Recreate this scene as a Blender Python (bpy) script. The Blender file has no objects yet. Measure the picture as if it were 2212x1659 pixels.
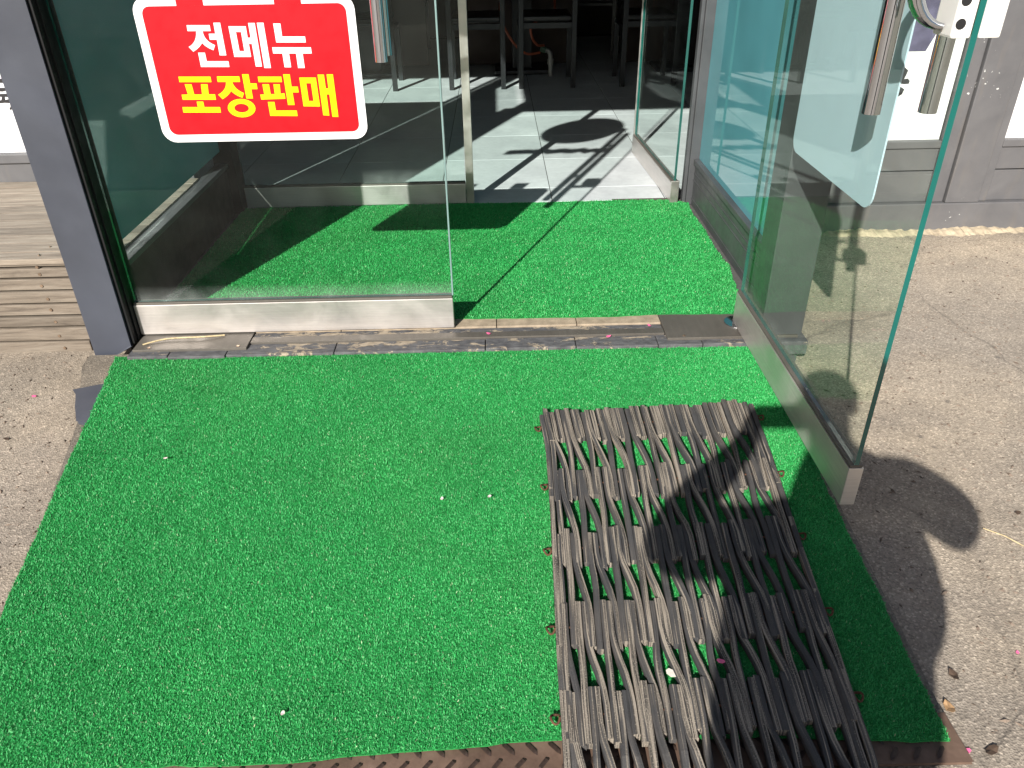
import bpy, bmesh, math, random
import numpy as np
from mathutils import Vector, Matrix
from mathutils.geometry import tessellate_polygon
random.seed(7)
rng = np.random.default_rng(11)
scene = bpy.context.scene
C = scene.collection
R_ = math.radians

# ------------------------------------------------------------------ camera, sky, sun, exposure
cam_data = bpy.data.cameras.new('camera')
cam = bpy.data.objects.new('camera', cam_data)
C.objects.link(cam)
ROT = Matrix(((0.999651, 0.023782, -0.011537), (-0.022296, 0.524207, -0.851299), (-0.014198, 0.851258, 0.524555)))
cam.matrix_world = Matrix.Translation((0, 0, 1.34)) @ ROT.to_4x4()
cam_data.sensor_width = 36.0
cam_data.lens = 36.0 * 1680.0 / 2212.0
cam_data.clip_start = 0.03
cam_data.clip_end = 500.0
scene.camera = cam

SUN_AZ, SUN_EL = R_(23.3), R_(32.0)          # direction the light travels in plan (from +Y towards +X), height
world = bpy.data.worlds.new('World')
scene.world = world
world.use_nodes = True
wn = world.node_tree.nodes
sky = wn.new('ShaderNodeTexSky')
sky.sky_type = 'NISHITA'
sky.sun_disc = False
sky.sun_elevation = SUN_EL
sky.sun_rotation = math.pi + SUN_AZ
sky.air_density = 1.0
sky.dust_density = 1.5
world.node_tree.links.new(sky.outputs[0], wn['Background'].inputs[0])
wn['Background'].inputs[1].default_value = 0.052
sun_data = bpy.data.lights.new('sun', 'SUN')
sun_data.energy = 4.9
sun_data.angle = R_(0.53)
sun_data.color = (1.0, 0.955, 0.89)
sun = bpy.data.objects.new('sun', sun_data)
C.objects.link(sun)
sd = Vector((math.sin(SUN_AZ) * math.cos(SUN_EL), math.cos(SUN_AZ) * math.cos(SUN_EL), -math.sin(SUN_EL)))
sun.rotation_euler = sd.to_track_quat('-Z', 'Y').to_euler()
sun.location = (-6, -12, 9)
scene.view_settings.view_transform = 'Standard'
scene.view_settings.look = 'None'
scene.view_settings.exposure = 0.62
scene.view_settings.gamma = 1.0
scene.render.engine = 'CYCLES'
scene.cycles.max_bounces = 7
scene.cycles.transparent_max_bounces = 20
scene.cycles.caustics_reflective = False
scene.cycles.caustics_refractive = False

# ------------------------------------------------------------------ material helpers
class NT:
    def __init__(s, name):
        s.m = bpy.data.materials.new(name)
        s.m.use_nodes = True
        s.t = s.m.node_tree
        s.n = s.t.nodes
        s.b = s.n['Principled BSDF']
        s.out = s.n['Material Output']
    def add(s, kind, **kw):
        x = s.n.new(kind)
        for k, v in kw.items():
            if k.startswith('i_'):
                x.inputs[k[2:]].default_value = v
            else:
                setattr(x, k, v)
        return x
    def link(s, a, b):
        s.t.links.new(a, b)
    def coord(s, which='Object', scale=(1, 1, 1)):
        tc = s.add('ShaderNodeTexCoord')
        mp = s.add('ShaderNodeMapping')
        mp.inputs['Scale'].default_value = scale
        s.link(tc.outputs[which], mp.inputs['Vector'])
        return mp.outputs['Vector']
    def noise(s, vec, scale, detail=4, rough=.55, dist=0):
        x = s.add('ShaderNodeTexNoise')
        x.inputs['Scale'].default_value = scale
        x.inputs['Detail'].default_value = detail
        x.inputs['Roughness'].default_value = rough
        x.inputs['Distortion'].default_value = dist
        s.link(vec, x.inputs['Vector'])
        return x.outputs['Fac']
    def ramp(s, fac, stops, interp='LINEAR'):
        x = s.add('ShaderNodeValToRGB')
        x.color_ramp.interpolation = interp
        e = x.color_ramp.elements
        while len(e) < len(stops):
            e.new(0.5)
        for el, (p, c) in zip(e, stops):
            el.position = p
            el.color = (c, c, c, 1) if isinstance(c, (int, float)) else (*c, 1)
        s.link(fac, x.inputs['Fac'])
        return x.outputs['Color']
    def mix(s, fac, a, b, mode='MIX'):
        x = s.add('ShaderNodeMix')
        x.data_type = 'RGBA'
        x.blend_type = mode
        for k, v in ((0, fac), (6, a), (7, b)):
            sock = x.inputs[k]
            if isinstance(v, (int, float)):
                sock.default_value = v if k == 0 else (v, v, v, 1)
            elif isinstance(v, tuple):
                sock.default_value = (*v, 1)
            else:
                s.link(v, sock)
        return x.outputs[2]
    def math(s, op, a, b=0.0, clamp=False):
        x = s.add('ShaderNodeMath', operation=op)
        x.use_clamp = clamp
        for k, v in ((0, a), (1, b)):
            if isinstance(v, (int, float)):
                x.inputs[k].default_value = v
            else:
                s.link(v, x.inputs[k])
        return x.outputs[0]
    def bump(s, h, strength=.3, dist=.002, normal=None):
        x = s.add('ShaderNodeBump')
        x.inputs['Strength'].default_value = strength
        x.inputs['Distance'].default_value = dist
        s.link(h, x.inputs['Height'])
        if normal is not None:
            s.link(normal, x.inputs['Normal'])
        s.link(x.outputs['Normal'], s.b.inputs['Normal'])
        return x.outputs['Normal']
    def set(s, **kw):
        for k, v in kw.items():
            sock = s.b.inputs[k.replace('_', ' ')]
            if hasattr(v, 'is_output') or isinstance(v, bpy.types.NodeSocket):
                s.link(v, sock)
            else:
                sock.default_value = (*v, 1) if isinstance(v, tuple) and len(v) == 3 else v
        return s

M = {}
def plain(name, col, rough=.5, metal=0.0, vary=.15, vscale=6.0, bump=0.0, bscale=80.0, rvary=.12, stretch=(1, 1, 1), spec=.5):
    a = NT(name)
    v = a.coord('Object', stretch)
    n = a.noise(v, vscale, 5)
    lo = tuple(c * (1 - vary) for c in col)
    hi = tuple(min(1, c * (1 + vary)) for c in col)
    a.set(Base_Color=a.ramp(n, [(.3, lo), (.7, hi)]), Metallic=metal)
    a.b.inputs['Specular IOR Level'].default_value = spec
    n2 = a.noise(v, vscale * 3.1, 4)
    a.set(Roughness=a.ramp(n2, [(.25, max(.02, rough - rvary)), (.75, min(1, rough + rvary))]))
    if bump:
        a.bump(a.noise(v, bscale, 3), bump, .001)
    M[name] = a.m
    return a.m

def glass(name, tint, dust=.015, rough=.0, refl=1.0):
    a = NT(name)
    a.n.remove(a.b)
    lw = a.add('ShaderNodeLayerWeight')
    lw.inputs['Blend'].default_value = .5
    f = a.math('POWER', lw.outputs['Facing'], 5.0)
    f = a.math('MULTIPLY_ADD', f, .9 * refl)
    a.n[f.node.name].inputs[2].default_value = .043 * refl
    tr = a.add('ShaderNodeBsdfTransparent')
    tr.inputs[0].default_value = (*tint, 1)
    gl = a.add('ShaderNodeBsdfGlossy')
    gl.inputs['Roughness'].default_value = rough
    gl.inputs['Color'].default_value = (1, 1, 1, 1)
    df = a.add('ShaderNodeBsdfDiffuse')
    df.inputs[0].default_value = (.75, .78, .76, 1)
    v = a.coord('Object')
    d = a.ramp(a.noise(v, 7.0, 6, .7, .6), [(.42, dust * .35), (.75, dust * 2.2)])
    sz = a.add('ShaderNodeSeparateXYZ'); a.link(v, sz.inputs[0])
    low = a.math('MULTIPLY', a.ramp(sz.outputs[2], [(.13, .10), (.19, 0)]), a.ramp(a.noise(v, 14, 4), [(.3, .3), (.7, 1)]))
    d = a.math('ADD', d, low)                              # grime settled along the bottom edge
    m1 = a.add('ShaderNodeMixShader')
    a.link(d, m1.inputs[0]); a.link(tr.outputs[0], m1.inputs[1]); a.link(df.outputs[0], m1.inputs[2])
    m2 = a.add('ShaderNodeMixShader')
    a.link(f, m2.inputs[0]); a.link(m1.outputs[0], m2.inputs[1]); a.link(gl.outputs[0], m2.inputs[2])
    a.link(m2.outputs[0], a.out.inputs['Surface'])
    M[name] = a.m
    return a.m

# ------------------------------------------------------------------ mesh helpers
class MB:
    def __init__(s):
        s.v = []; s.f = []
    def box(s, x0, x1, y0, y1, z0, z1):
        o = len(s.v)
        s.v += [(x, y, z) for z in (z0, z1) for y in (y0, y1) for x in (x0, x1)]
        s.f += [tuple(o + i for i in q) for q in ((0, 2, 3, 1), (4, 5, 7, 6), (0, 1, 5, 4), (2, 6, 7, 3), (0, 4, 6, 2), (1, 3, 7, 5))]
        return s
    def tube(s, pts, r, n=12, caps=True):
        pts = [Vector(p) for p in pts]
        rr = r if isinstance(r, (list, tuple)) else [r] * len(pts)
        o = len(s.v)
        t0 = (pts[1] - pts[0]).normalized()
        ref = Vector((0, 0, 1)) if abs(t0.z) < .9 else Vector((1, 0, 0))
        u = t0.cross(ref).normalized()
        for i, p in enumerate(pts):
            a = pts[max(i - 1, 0)]; b = pts[min(i + 1, len(pts) - 1)]
            t = (b - a).normalized()
            u = (u - t * u.dot(t)).normalized()
            w = t.cross(u)
            for k in range(n):
                q = 2 * math.pi * k / n
                s.v.append(tuple(p + (u * math.cos(q) + w * math.sin(q)) * rr[i]))
        for i in range(len(pts) - 1):
            for k in range(n):
                k2 = (k + 1) % n
                s.f.append((o + i * n + k, o + i * n + k2, o + (i + 1) * n + k2, o + (i + 1) * n + k))
        if caps:
            s.f.append(tuple(o + k for k in range(n))[::-1])
            s.f.append(tuple(o + (len(pts) - 1) * n + k for k in range(n)))
        return s
    def prism(s, loops, f0, f1):
        """loops: outer + holes as (a, b) pairs; f0/f1 map (a, b) to the two 3D faces"""
        flat = [p for l in loops for p in l]
        tris = tessellate_polygon([[Vector((p[0], p[1], 0)) for p in l] for l in loops])
        o = len(s.v); n = len(flat)
        s.v += [f0(*p) for p in flat] + [f1(*p) for p in flat]
        for t in tris:
            s.f.append(tuple(o + i for i in t)); s.f.append(tuple(o + n + i for i in t[::-1]))
        k = 0
        for l in loops:
            m = len(l)
            for i in range(m):
                j = (i + 1) % m
                s.f.append((o + k + i, o + k + j, o + n + k + j, o + n + k + i))
            k += m
        return s

def link_mesh(name, me, mat, parent=None, smooth=False):
    o = bpy.data.objects.new(name, me)
    if mat is not None:
        me.materials.append(M[mat] if isinstance(mat, str) else mat)
    C.objects.link(o)
    if smooth:
        me.polygons.foreach_set('use_smooth', [True] * len(me.polygons))
    if parent is not None:
        o.parent = parent
        w = Vector((0, 0, 0)); p = parent
        while p is not None:
            w += Vector(p.location); p = p.parent
        o.location = -w
    return o

def obj(name, mb, mat, parent=None, bevel=0.0, smooth=False, seg=2, fix=True):
    me = bpy.data.meshes.new(name)
    me.from_pydata([tuple(map(float, v)) for v in mb.v], [], mb.f)
    if fix or bevel:
        bm = bmesh.new(); bm.from_mesh(me)
        if bevel:
            bmesh.ops.bevel(bm, geom=[e for e in bm.edges if e.calc_face_angle(0) > .6], offset=bevel, segments=seg, affect='EDGES', profile=.6, clamp_overlap=True)
        bmesh.ops.recalc_face_normals(bm, faces=bm.faces)
        bm.to_mesh(me); bm.free()
    me.update()
    o = link_mesh(name, me, mat, parent, False)
    if smooth:
        me.polygons.foreach_set('use_smooth', [True] * len(me.polygons))
        try:
            me.set_sharp_from_angle(angle=R_(35))
        except Exception:
            pass
    return o

def thing(name, label, cat, loc=(0, 0, 0), group=None):
    o = bpy.data.objects.new(name, None)
    o.empty_display_size = .1
    C.objects.link(o)
    o.location = loc
    tag(o, label, cat, group)
    return o

def tag(o, label, cat, group=None):
    o['label'] = label; o['category'] = cat
    if group:
        o['group'] = group
    return o

def struct(o):
    o['kind'] = 'structure'
    return o

def bx(*a):
    return MB().box(*a)

def rrect(x0, x1, z0, z1, r, n=6):
    out = []
    for cx, cz, a0 in ((x1 - r, z0 + r, -90), (x1 - r, z1 - r, 0), (x0 + r, z1 - r, 90), (x0 + r, z0 + r, 180)):
        out += [(cx + r * math.cos(R_(a0 + 90 * i / n)), cz + r * math.sin(R_(a0 + 90 * i / n))) for i in range(n + 1)]
    return out

def split_loops(p):
    for j in range(1, len(p)):
        if p[j] == p[0] and j + 2 < len(p):
            inner = p[j + 1:]
            if inner[0] == inner[-1]:
                inner = inner[:-1]
            return [p[:j], inner]
    q = [p[0]]
    for a in p[1:]:
        if abs(a[0] - q[-1][0]) + abs(a[1] - q[-1][1]) > 1e-4:
            q.append(a)
    return [q]
# ------------------------------------------------------------------ materials
GROUND_Z = -0.12
def m_concrete(name, tan, grey, crackstr=1.0):
    a = NT(name)
    v = a.coord('Object')
    n1 = a.noise(v, 1.3, 6, .6, .4)
    n2 = a.noise(v, 5.5, 8, .65)
    base = a.ramp(n1, [(.35, grey), (.65, tan)])
    base = a.mix(a.ramp(n2, [(.35, .55), (.7, 0.0)]), base, tuple(c * .68 for c in grey))
    # aggregate: small pebbles of different tone
    vo = a.add('ShaderNodeTexVoronoi', feature='F1'); vo.inputs['Scale'].default_value = 190
    a.link(v, vo.inputs['Vector'])
    sep = a.add('ShaderNodeSeparateColor'); a.link(vo.outputs['Color'], sep.inputs[0])
    peb = a.ramp(sep.outputs[0], [(0, .42), (.45, .92), (.84, 1.12), (1, 2.0)])
    base = a.mix(.58, base, peb, 'MULTIPLY')
    gr = a.noise(v, 420, 3)
    base = a.mix(.42, base, a.ramp(gr, [(.3, .6), (.7, 1.35)]), 'MULTIPLY')
    stn = a.noise(v, .9, 5, .6, 1.0)
    base = a.mix(1.0, base, a.ramp(stn, [(.34, .80), (.5, 1.0), (.7, 1.10)]), 'MULTIPLY')
    # dark spots and pits
    vs = a.add('ShaderNodeTexVoronoi', feature='F1'); vs.inputs['Scale'].default_value = 9
    a.link(v, vs.inputs['Vector'])
    sp = a.ramp(vs.outputs['Distance'], [(.05, 1.0), (.13, 0.0)])
    sp2 = a.mix(1.0, sp, a.ramp(a.noise(v, 2.2, 3), [(.5, 0), (.62, .6)]), 'MULTIPLY')
    base = a.mix(sp2, base, (.07, .062, .058))
    # cracks
    nv = a.add('ShaderNodeTexNoise'); nv.inputs['Scale'].default_value = 4; nv.inputs['Detail'].default_value = 6
    a.link(v, nv.inputs['Vector'])
    wv = a.mix(.11, v, nv.outputs['Color'], 'ADD')
    vc = a.add('ShaderNodeTexVoronoi', feature='DISTANCE_TO_EDGE'); vc.inputs['Scale'].default_value = .85
    a.link(wv, vc.inputs['Vector'])
    ck = a.ramp(vc.outputs['Distance'], [(.0, 1.0), (.006, 0.0)])
    ck = a.mix(1.0, ck, a.ramp(a.noise(v, 1.7, 2), [(.42, 0), (.55, .75 * crackstr)]), 'MULTIPLY')
    base = a.mix(ck, base, (.05, .045, .04))
    a.set(Base_Color=base, Roughness=.85)
    h = a.math('MULTIPLY_ADD', n2, .7); h.node.inputs[2].default_value = 0
    hh = a.math('ADD', a.math('MULTIPLY', vo.outputs['Distance'], .9), a.math('MULTIPLY', n2, 2.0))
    hh = a.math('SUBTRACT', hh, a.math('MULTIPLY', ck, 1.5))
    a.bump(hh, .55, .0035)
    M[name] = a.m
m_concrete('concrete', (.49, .405, .305), (.355, .305, .25), .5)
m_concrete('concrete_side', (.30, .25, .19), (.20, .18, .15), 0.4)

def m_turf():
    a = NT('turf')
    g = a.add('ShaderNodeNewGeometry')
    col = a.ramp(g.outputs['Random Per Island'], [(0, (.016, .25, .055)), (.5, (.030, .375, .088)), (.93, (.060, .48, .13)), (.985, (.14, .50, .18)), (1.0, (.50, .58, .36))])
    n = a.noise(a.coord('Object'), 3.0, 3)
    col = a.mix(.6, col, a.ramp(n, [(.32, .80), (.65, 1.10)]), 'MULTIPLY')
    n3 = a.noise(a.coord('Object'), 1.1, 4, .6, .5)
    col = a.mix(a.ramp(n3, [(.5, 0), (.75, .22)]), col, (.12, .27, .075))
    a.set(Base_Color=col, Roughness=.5)
    a.b.inputs['Specular IOR Level'].default_value = .35
    M['turf'] = a.m
m_turf()
plain('turf_backing', (.014, .23, .048), .9, vary=.2, vscale=300)

def m_rubber():
    a = NT('rubber')
    tc = a.add('ShaderNodeTexCoord')
    oi = a.add('ShaderNodeObjectInfo')
    mp = a.add('ShaderNodeMapping'); mp.inputs['Scale'].default_value = (1, 1, 1)
    a.link(tc.outputs['UV'], mp.inputs['Vector'])
    off = a.add('ShaderNodeCombineXYZ')
    a.link(a.math('MULTIPLY', oi.outputs['Random'], 37.0), off.inputs[0])
    a.link(a.math('MULTIPLY', oi.outputs['Random'], 11.0), off.inputs[1])
    va = a.add('ShaderNodeVectorMath', operation='ADD')
    a.link(mp.outputs[0], va.inputs[0]); a.link(off.outputs[0], va.inputs[1])
    st = a.add('ShaderNodeMapping'); st.inputs['Scale'].default_value = (330, 5, 1)
    a.link(va.outputs[0], st.inputs['Vector'])
    lines = a.noise(st.outputs[0], 1.0, 2, .5)                 # lengthwise cord lines
    st2 = a.add('ShaderNodeMapping'); st2.inputs['Scale'].default_value = (330, 420, 1)
    a.link(va.outputs[0], st2.inputs['Vector'])
    dots = a.noise(st2.outputs[0], 1.0, 2)                     # cut cord ends
    st3 = a.add('ShaderNodeMapping'); st3.inputs['Scale'].default_value = (90, 3, 1)
    a.link(va.outputs[0], st3.inputs['Vector'])
    faces = a.noise(st3.outputs[0], 1.0, 1)
    cord = a.mix(a.ramp(lines, [(.40, 0), (.60, 1)]), (.036, .034, .032), (.33, .285, .23))
    cord = a.mix(a.ramp(dots, [(.54, 0), (.68, .75)]), cord, (.48, .42, .34))
    smooth = a.mix(a.ramp(dots, [(.4, 0), (.8, .5)]), (.055, .055, .057), (.11, .105, .10))
    sx = a.add('ShaderNodeSeparateXYZ'); a.link(tc.outputs['UV'], sx.inputs[0])
    side = a.math('GREATER_THAN', sx.outputs[0], 1.0)
    rnd = a.math('ADD', faces, a.math('MULTIPLY', a.math('SUBTRACT', oi.outputs['Random'], .5), .35))
    col = a.mix(a.ramp(rnd, [(.40, 1), (.46, 0)]), cord, smooth)
    col = a.mix(side, col, a.mix(dots, (.028, .028, .030), (.075, .074, .074)))
    wp = a.add('ShaderNodeNewGeometry')
    dustn = a.noise(wp.outputs['Position'], 9, 5)
    col = a.mix(a.ramp(dustn, [(.4, .0), (.8, .30)]), col, (.22, .185, .15))
    a.set(Base_Color=col, Roughness=.75)
    a.b.inputs['Specular IOR Level'].default_value = .35
    a.bump(a.math('ADD', lines, a.math('MULTIPLY', dots, .4)), 1.0, .0025)
    M['rubber'] = a.m
m_rubber()

def m_wood(name='deck_wood', k=.84):
    a = NT(name)
    oi = a.add('ShaderNodeObjectInfo')
    v0 = a.coord('Object', (1.2, 14, 14))
    off = a.add('ShaderNodeVectorMath', operation='ADD')
    cx = a.add('ShaderNodeCombineXYZ')
    a.link(a.math('MULTIPLY', oi.outputs['Random'], 60.0), cx.inputs[0]); a.link(a.math('MULTIPLY', oi.outputs['Random'], 23.0), cx.inputs[1])
    a.link(v0, off.inputs[0]); a.link(cx.outputs[0], off.inputs[1])
    g1 = a.noise(off.outputs[0], 2.2, 8, .7, 1.2)
    g2 = a.noise(off.outputs[0], 9, 6, .7, .4)
    c = a.ramp(g1, [(.25, (.12, .095, .075)), (.45, (.30, .245, .19)), (.6, (.38, .32, .255)), (.8, (.47, .41, .335))])
    c = a.mix(.55, c, a.ramp(g2, [(.3, .55), (.62, 1.15)]), 'MULTIPLY')
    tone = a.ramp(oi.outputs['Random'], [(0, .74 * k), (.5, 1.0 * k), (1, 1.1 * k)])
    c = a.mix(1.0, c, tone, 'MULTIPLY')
    a.set(Base_Color=c, Roughness=.8)
    a.bump(a.math('ADD', g1, g2), .5, .002)
    M[name] = a.m
m_wood()
m_wood('deck_wood_dark', .60)  # darker copy for the face boards: their shading put into the colour, plus weathering

def m_steel(name, col, rough, streak=(3, 3, 160), metal=.9):
    a = NT(name)
    v = a.coord('Object', streak)
    n = a.noise(v, 2.0, 5, .6)
    big = a.noise(a.coord('Object'), 4.0, 6, .65, .5)
    c = a.mix(a.ramp(big, [(.35, .35), (.68, 0)]), col, tuple(x * .62 for x in col))
    c = a.mix(.35, c, a.ramp(n, [(.3, .75), (.7, 1.15)]), 'MULTIPLY')
    a.set(Base_Color=c, Metallic=metal, Roughness=a.ramp(big, [(.3, rough - .08), (.7, rough + .14)]))
    a.bump(n, .08, .0005)
    M[name] = a.m
m_steel('brushed_steel', (.82, .775, .745), .38, metal=.8)
m_steel('dull_steel', (.165, .15, .13), .58, (30, 3, 3), .45)
plain('chrome', (.54, .56, .60), .06, 1.0, vary=.03, vscale=9, rvary=.04)
plain('grey_paint', (.052, .058, .076), .42, 0, vary=.24, vscale=3.2, bump=.05, bscale=200, rvary=.1)
plain('dark_paint', (.012, .0125, .013), .5, 0, spec=.25, vary=.25, vscale=6, bump=.06, bscale=120)
plain('frame_paint', (.072, .075, .080), .42, 0, vary=.18, vscale=5, bump=.05, bscale=160)
def m_wall():
    a = NT('wall_paint')
    v = a.coord('Object')
    n = a.noise(v, 4, 6, .6, .4)
    c = a.ramp(n, [(.3, (.100, .099, .104)), (.7, (.145, .142, .146))])
    fleck = a.mix(1.0, a.ramp(a.noise(v, 55, 2, .5), [(.70, 0), (.73, 1)]), a.ramp(a.noise(v, 2.3, 2), [(.56, 0), (.62, 1)]), 'MULTIPLY')
    c = a.mix(fleck, c, (.62, .62, .60))                      # chips and paint spatter
    st = a.noise(a.coord('Object', (5, 5, .7)), 5, 5)
    c = a.mix(a.ramp(st, [(.55, 0), (.8, .5)]), c, (.17, .15, .13))
    a.set(Base_Color=c, Roughness=.55)
    a.bump(a.noise(v, 60, 3), .15, .001)
    M['wall_paint'] = a.m
m_wall()
plain('aluminium', (.62, .60, .56), .38, .9, vary=.08)
plain('white_board', (.80, .80, .80), .45, vary=.02)
plain('red_board', (.66, .003, .010), .5, vary=.03, spec=.25)
plain('white_letters', (.84, .84, .84), .45, vary=.02)
plain('yellow_letters', (.80, .74, .002), .5, vary=.02, spec=.25)
plain('ink', (.025, .023, .026), .5, vary=.2)
plain('banner_white', (.82, .82, .83), .5, vary=.02)
plain('banner_picture', (.17, .16, .26), .4, vary=.75, vscale=3)
plain('white_plastic', (.78, .77, .74), .4, vary=.05)
plain('black_plastic', (.015, .015, .016), .45, vary=.2)
plain('screw_metal', (.30, .22, .16), .5, .8, vary=.4, vscale=60)
plain('rust', (.11, .05, .028), .8, .2, vary=.5, vscale=60, bump=.4, bscale=300)
plain('petal_pink', (.85, .16, .35), .6, vary=.15, vscale=90)
plain('petal_pale', (.80, .66, .64), .6, vary=.1, vscale=90)
plain('leaf_brown', (.075, .048, .032), .7, vary=.4, vscale=80)
plain('leaf_tan', (.36, .22, .11), .7, vary=.4, vscale=80)
plain('paper', (.72, .68, .60), .8, vary=.1, vscale=60)
plain('straw', (.55, .44, .25), .7, vary=.3, vscale=80)
plain('hose', (.42, .10, .05), .45, vary=.2)
plain('pipe_grey', (.42, .41, .39), .45, .3, vary=.2)
plain('chair_metal', (.026, .028, .031), .4, .3, vary=.2)
plain('seat_vinyl', (.015, .015, .016), .35, vary=.2)
plain('dark_wall', (.030, .026, .023), .7, vary=.25, vscale=2)
plain('dark_brown', (.045, .028, .021), .6, vary=.2, vscale=3)
plain('grout', (.09, .088, .085), .9, vary=.2, vscale=40)
plain('beige_tile', (.36, .29, .21), .5, vary=.25, vscale=25, bump=.1)
plain('tread_worn', (.075, .05, .04), .5, .4, vary=.4, vscale=60)
plain('gasket', (.012, .012, .012), .6)
plain('jacket', (.035, .037, .045), .85, vary=.3, vscale=30, bump=.3)
plain('trousers', (.03, .034, .05), .9, vary=.3, vscale=30)
plain('skin', (.50, .31, .22), .55, vary=.1, vscale=20)
plain('hair', (.012, .010, .009), .5, vary=.3, vscale=60)
plain('shoe', (.03, .03, .03), .6)
plain('mortar', (.46, .38, .27), .9, vary=.3, vscale=30, bump=.6, bscale=60)

def m_tile():
    a = NT('floor_tile')
    v = a.coord('Object'); oi = a.add('ShaderNodeObjectInfo')
    n = a.noise(v, 3.0, 7, .62, .8); n2 = a.noise(v, 30, 4)
    c = a.ramp(n, [(.3, (.56, .60, .62)), (.7, (.70, .745, .76))])
    c = a.mix(.4, c, a.ramp(n2, [(.3, .85), (.7, 1.1)]), 'MULTIPLY')
    c = a.mix(1.0, c, a.ramp(oi.outputs['Random'], [(0, .93), (1, 1.05)]), 'MULTIPLY')
    a.set(Base_Color=c, Roughness=a.ramp(n, [(.3, .38), (.7, .55)]))
    M['floor_tile'] = a.m
m_tile()

def m_peel():                                     # dark paint flaking off stone
    a = NT('flaked_stone')
    v = a.coord('Object', (1, 2.4, 1))
    n = a.noise(v, 13, 10, .72, .9)
    big = a.noise(v, 2.2, 3)
    k = a.math('ADD', n, a.math('MULTIPLY', a.math('SUBTRACT', big, .5), .55))
    msk = a.ramp(k, [(.548, 0), (.585, 1)])
    paint = a.ramp(a.noise(v, 28, 5), [(.3, (.055, .055, .06)), (.7, (.135, .135, .14))])
    stone = a.ramp(a.noise(v, 40, 5), [(.3, (.26, .21, .15)), (.7, (.44, .37, .28))])
    a.set(Base_Color=a.mix(msk, paint, stone), Roughness=.75)
    a.bump(a.math('SUBTRACT', a.noise(v, 60, 4), a.math('MULTIPLY', msk, .8)), .5, .003)
    M['flaked_stone'] = a.m
m_peel()

def m_checker():
    a = NT('checker_plate')
    v = a.coord('Object')
    n = a.noise(v, 6, 7, .65, .6); n2 = a.noise(v, 60, 4)
    c = a.ramp(n, [(.3, (.11, .068, .048)), (.55, (.20, .13, .095)), (.8, (.27, .20, .155))])
    c = a.mix(.5, c, a.ramp(n2, [(.3, .7), (.7, 1.2)]), 'MULTIPLY')
    a.set(Base_Color=c, Metallic=.25, Roughness=.62)
    a.bump(n2, .3, .001)
    M['checker_plate'] = a.m
m_checker()

def m_film(name, col):                            # tinted film pane: colour behind a clear surface
    a = NT(name)
    v = a.coord('Object')
    n = a.noise(v, 1.5, 3)
    a.set(Base_Color=a.ramp(n, [(.3, tuple(c * .85 for c in col)), (.7, tuple(c * 1.15 for c in col))]), Roughness=.02)
    a.b.inputs['Specular IOR Level'].default_value = .6
    a.b.inputs['IOR'].default_value = 1.85
    M[name] = a.m
m_film('teal_film', (.115, .36, .42))
plain('sign_back', (.60, .75, .90), .45, vary=.02)
plain('glass_edge_dark', (.02, .09, .075), .1, vary=.2, spec=.8)
glass('clear_glass', (.94, .975, .965), .003, refl=.7)
glass('door_glass', (.945, .982, .968), .0022, refl=.24)
glass('door_glass_hazy', (.95, .985, .955), .0065, refl=.5)
plain('glass_edge', (.0, .105, .09), .06, vary=.2, vscale=4, spec=.8)
plain('glass_edge_pale', (.19, .29, .28), .2, vary=.15, vscale=4, spec=.8)
# ------------------------------------------------------------------ traced outlines of the writing (metres on their boards)
WHITE_GLYPHS = [[(-0.9269, 1.0453), (-0.8581, 1.0442), (-0.8584, 1.0278), (-0.8827, 1.0282), (-0.8827, 1.0282), (-0.8823, 1.0195), (-0.8801, 1.0116), (-0.8762, 1.0045), (-0.8705, 0.9982), (-0.863, 0.9928), (-0.8537, 0.9881), (-0.8615, 0.9739), (-0.8615, 0.9739), (-0.8684, 0.9771), (-0.8745, 0.9804), (-0.8799, 0.9839), (-0.8845, 0.9876), (-0.8883, 0.9914), (-0.8914, 0.9954), (-0.8914, 0.9954), (-0.8954, 0.9908), (-0.8999, 0.9864), (-0.905, 0.9822), (-0.9106, 0.9783), (-0.9168, 0.9745), (-0.9235, 0.971), (-0.9346, 0.9845), (-0.9346, 0.9845), (-0.9258, 0.9891), (-0.9184, 0.9949), (-0.9123, 1.0017), (-0.9076, 1.0096), (-0.9042, 1.0185), (-0.9021, 1.0285), (-0.9276, 1.0289)], [(-0.8455, 1.0506), (-0.8254, 1.0503), (-0.8254, 0.9588), (-0.8456, 0.9591), (-0.845, 1.0034), (-0.8662, 1.0037), (-0.8658, 1.0205), (-0.8461, 1.0202)], [(-0.9097, 0.9679), (-0.8891, 0.9675), (-0.8887, 0.9431), (-0.8226, 0.9419), (-0.8227, 0.9252), (-0.91, 0.9268)], [(-0.8025, 1.0402), (-0.7506, 1.0393), (-0.7508, 1.0074), (-0.7419, 1.0073), (-0.7418, 1.0482), (-0.722, 1.0479), (-0.7224, 0.9248), (-0.7414, 0.9251), (-0.7414, 0.9899), (-0.7506, 0.9901), (-0.7505, 0.953), (-0.8018, 0.9539), (-0.8025, 1.0402), (-0.7832, 1.0241), (-0.7828, 0.9701), (-0.7681, 0.9698), (-0.7677, 1.0238), (-0.7832, 1.0241)], [(-0.7156, 1.0484), (-0.6957, 1.0481), (-0.6956, 0.92), (-0.7158, 0.9204)], [(-0.6669, 1.0455), (-0.6454, 1.0451), (-0.6461, 1.0091), (-0.577, 1.0079), (-0.5769, 0.991), (-0.6667, 0.9926)], [(-0.6813, 0.9792), (-0.5638, 0.9771), (-0.5636, 0.9595), (-0.5915, 0.96), (-0.5915, 0.9181), (-0.6119, 0.9185), (-0.6118, 0.9604), (-0.6332, 0.9608), (-0.633, 0.9209), (-0.6532, 0.9213), (-0.6535, 0.9611), (-0.6816, 0.9616)]]
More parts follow.
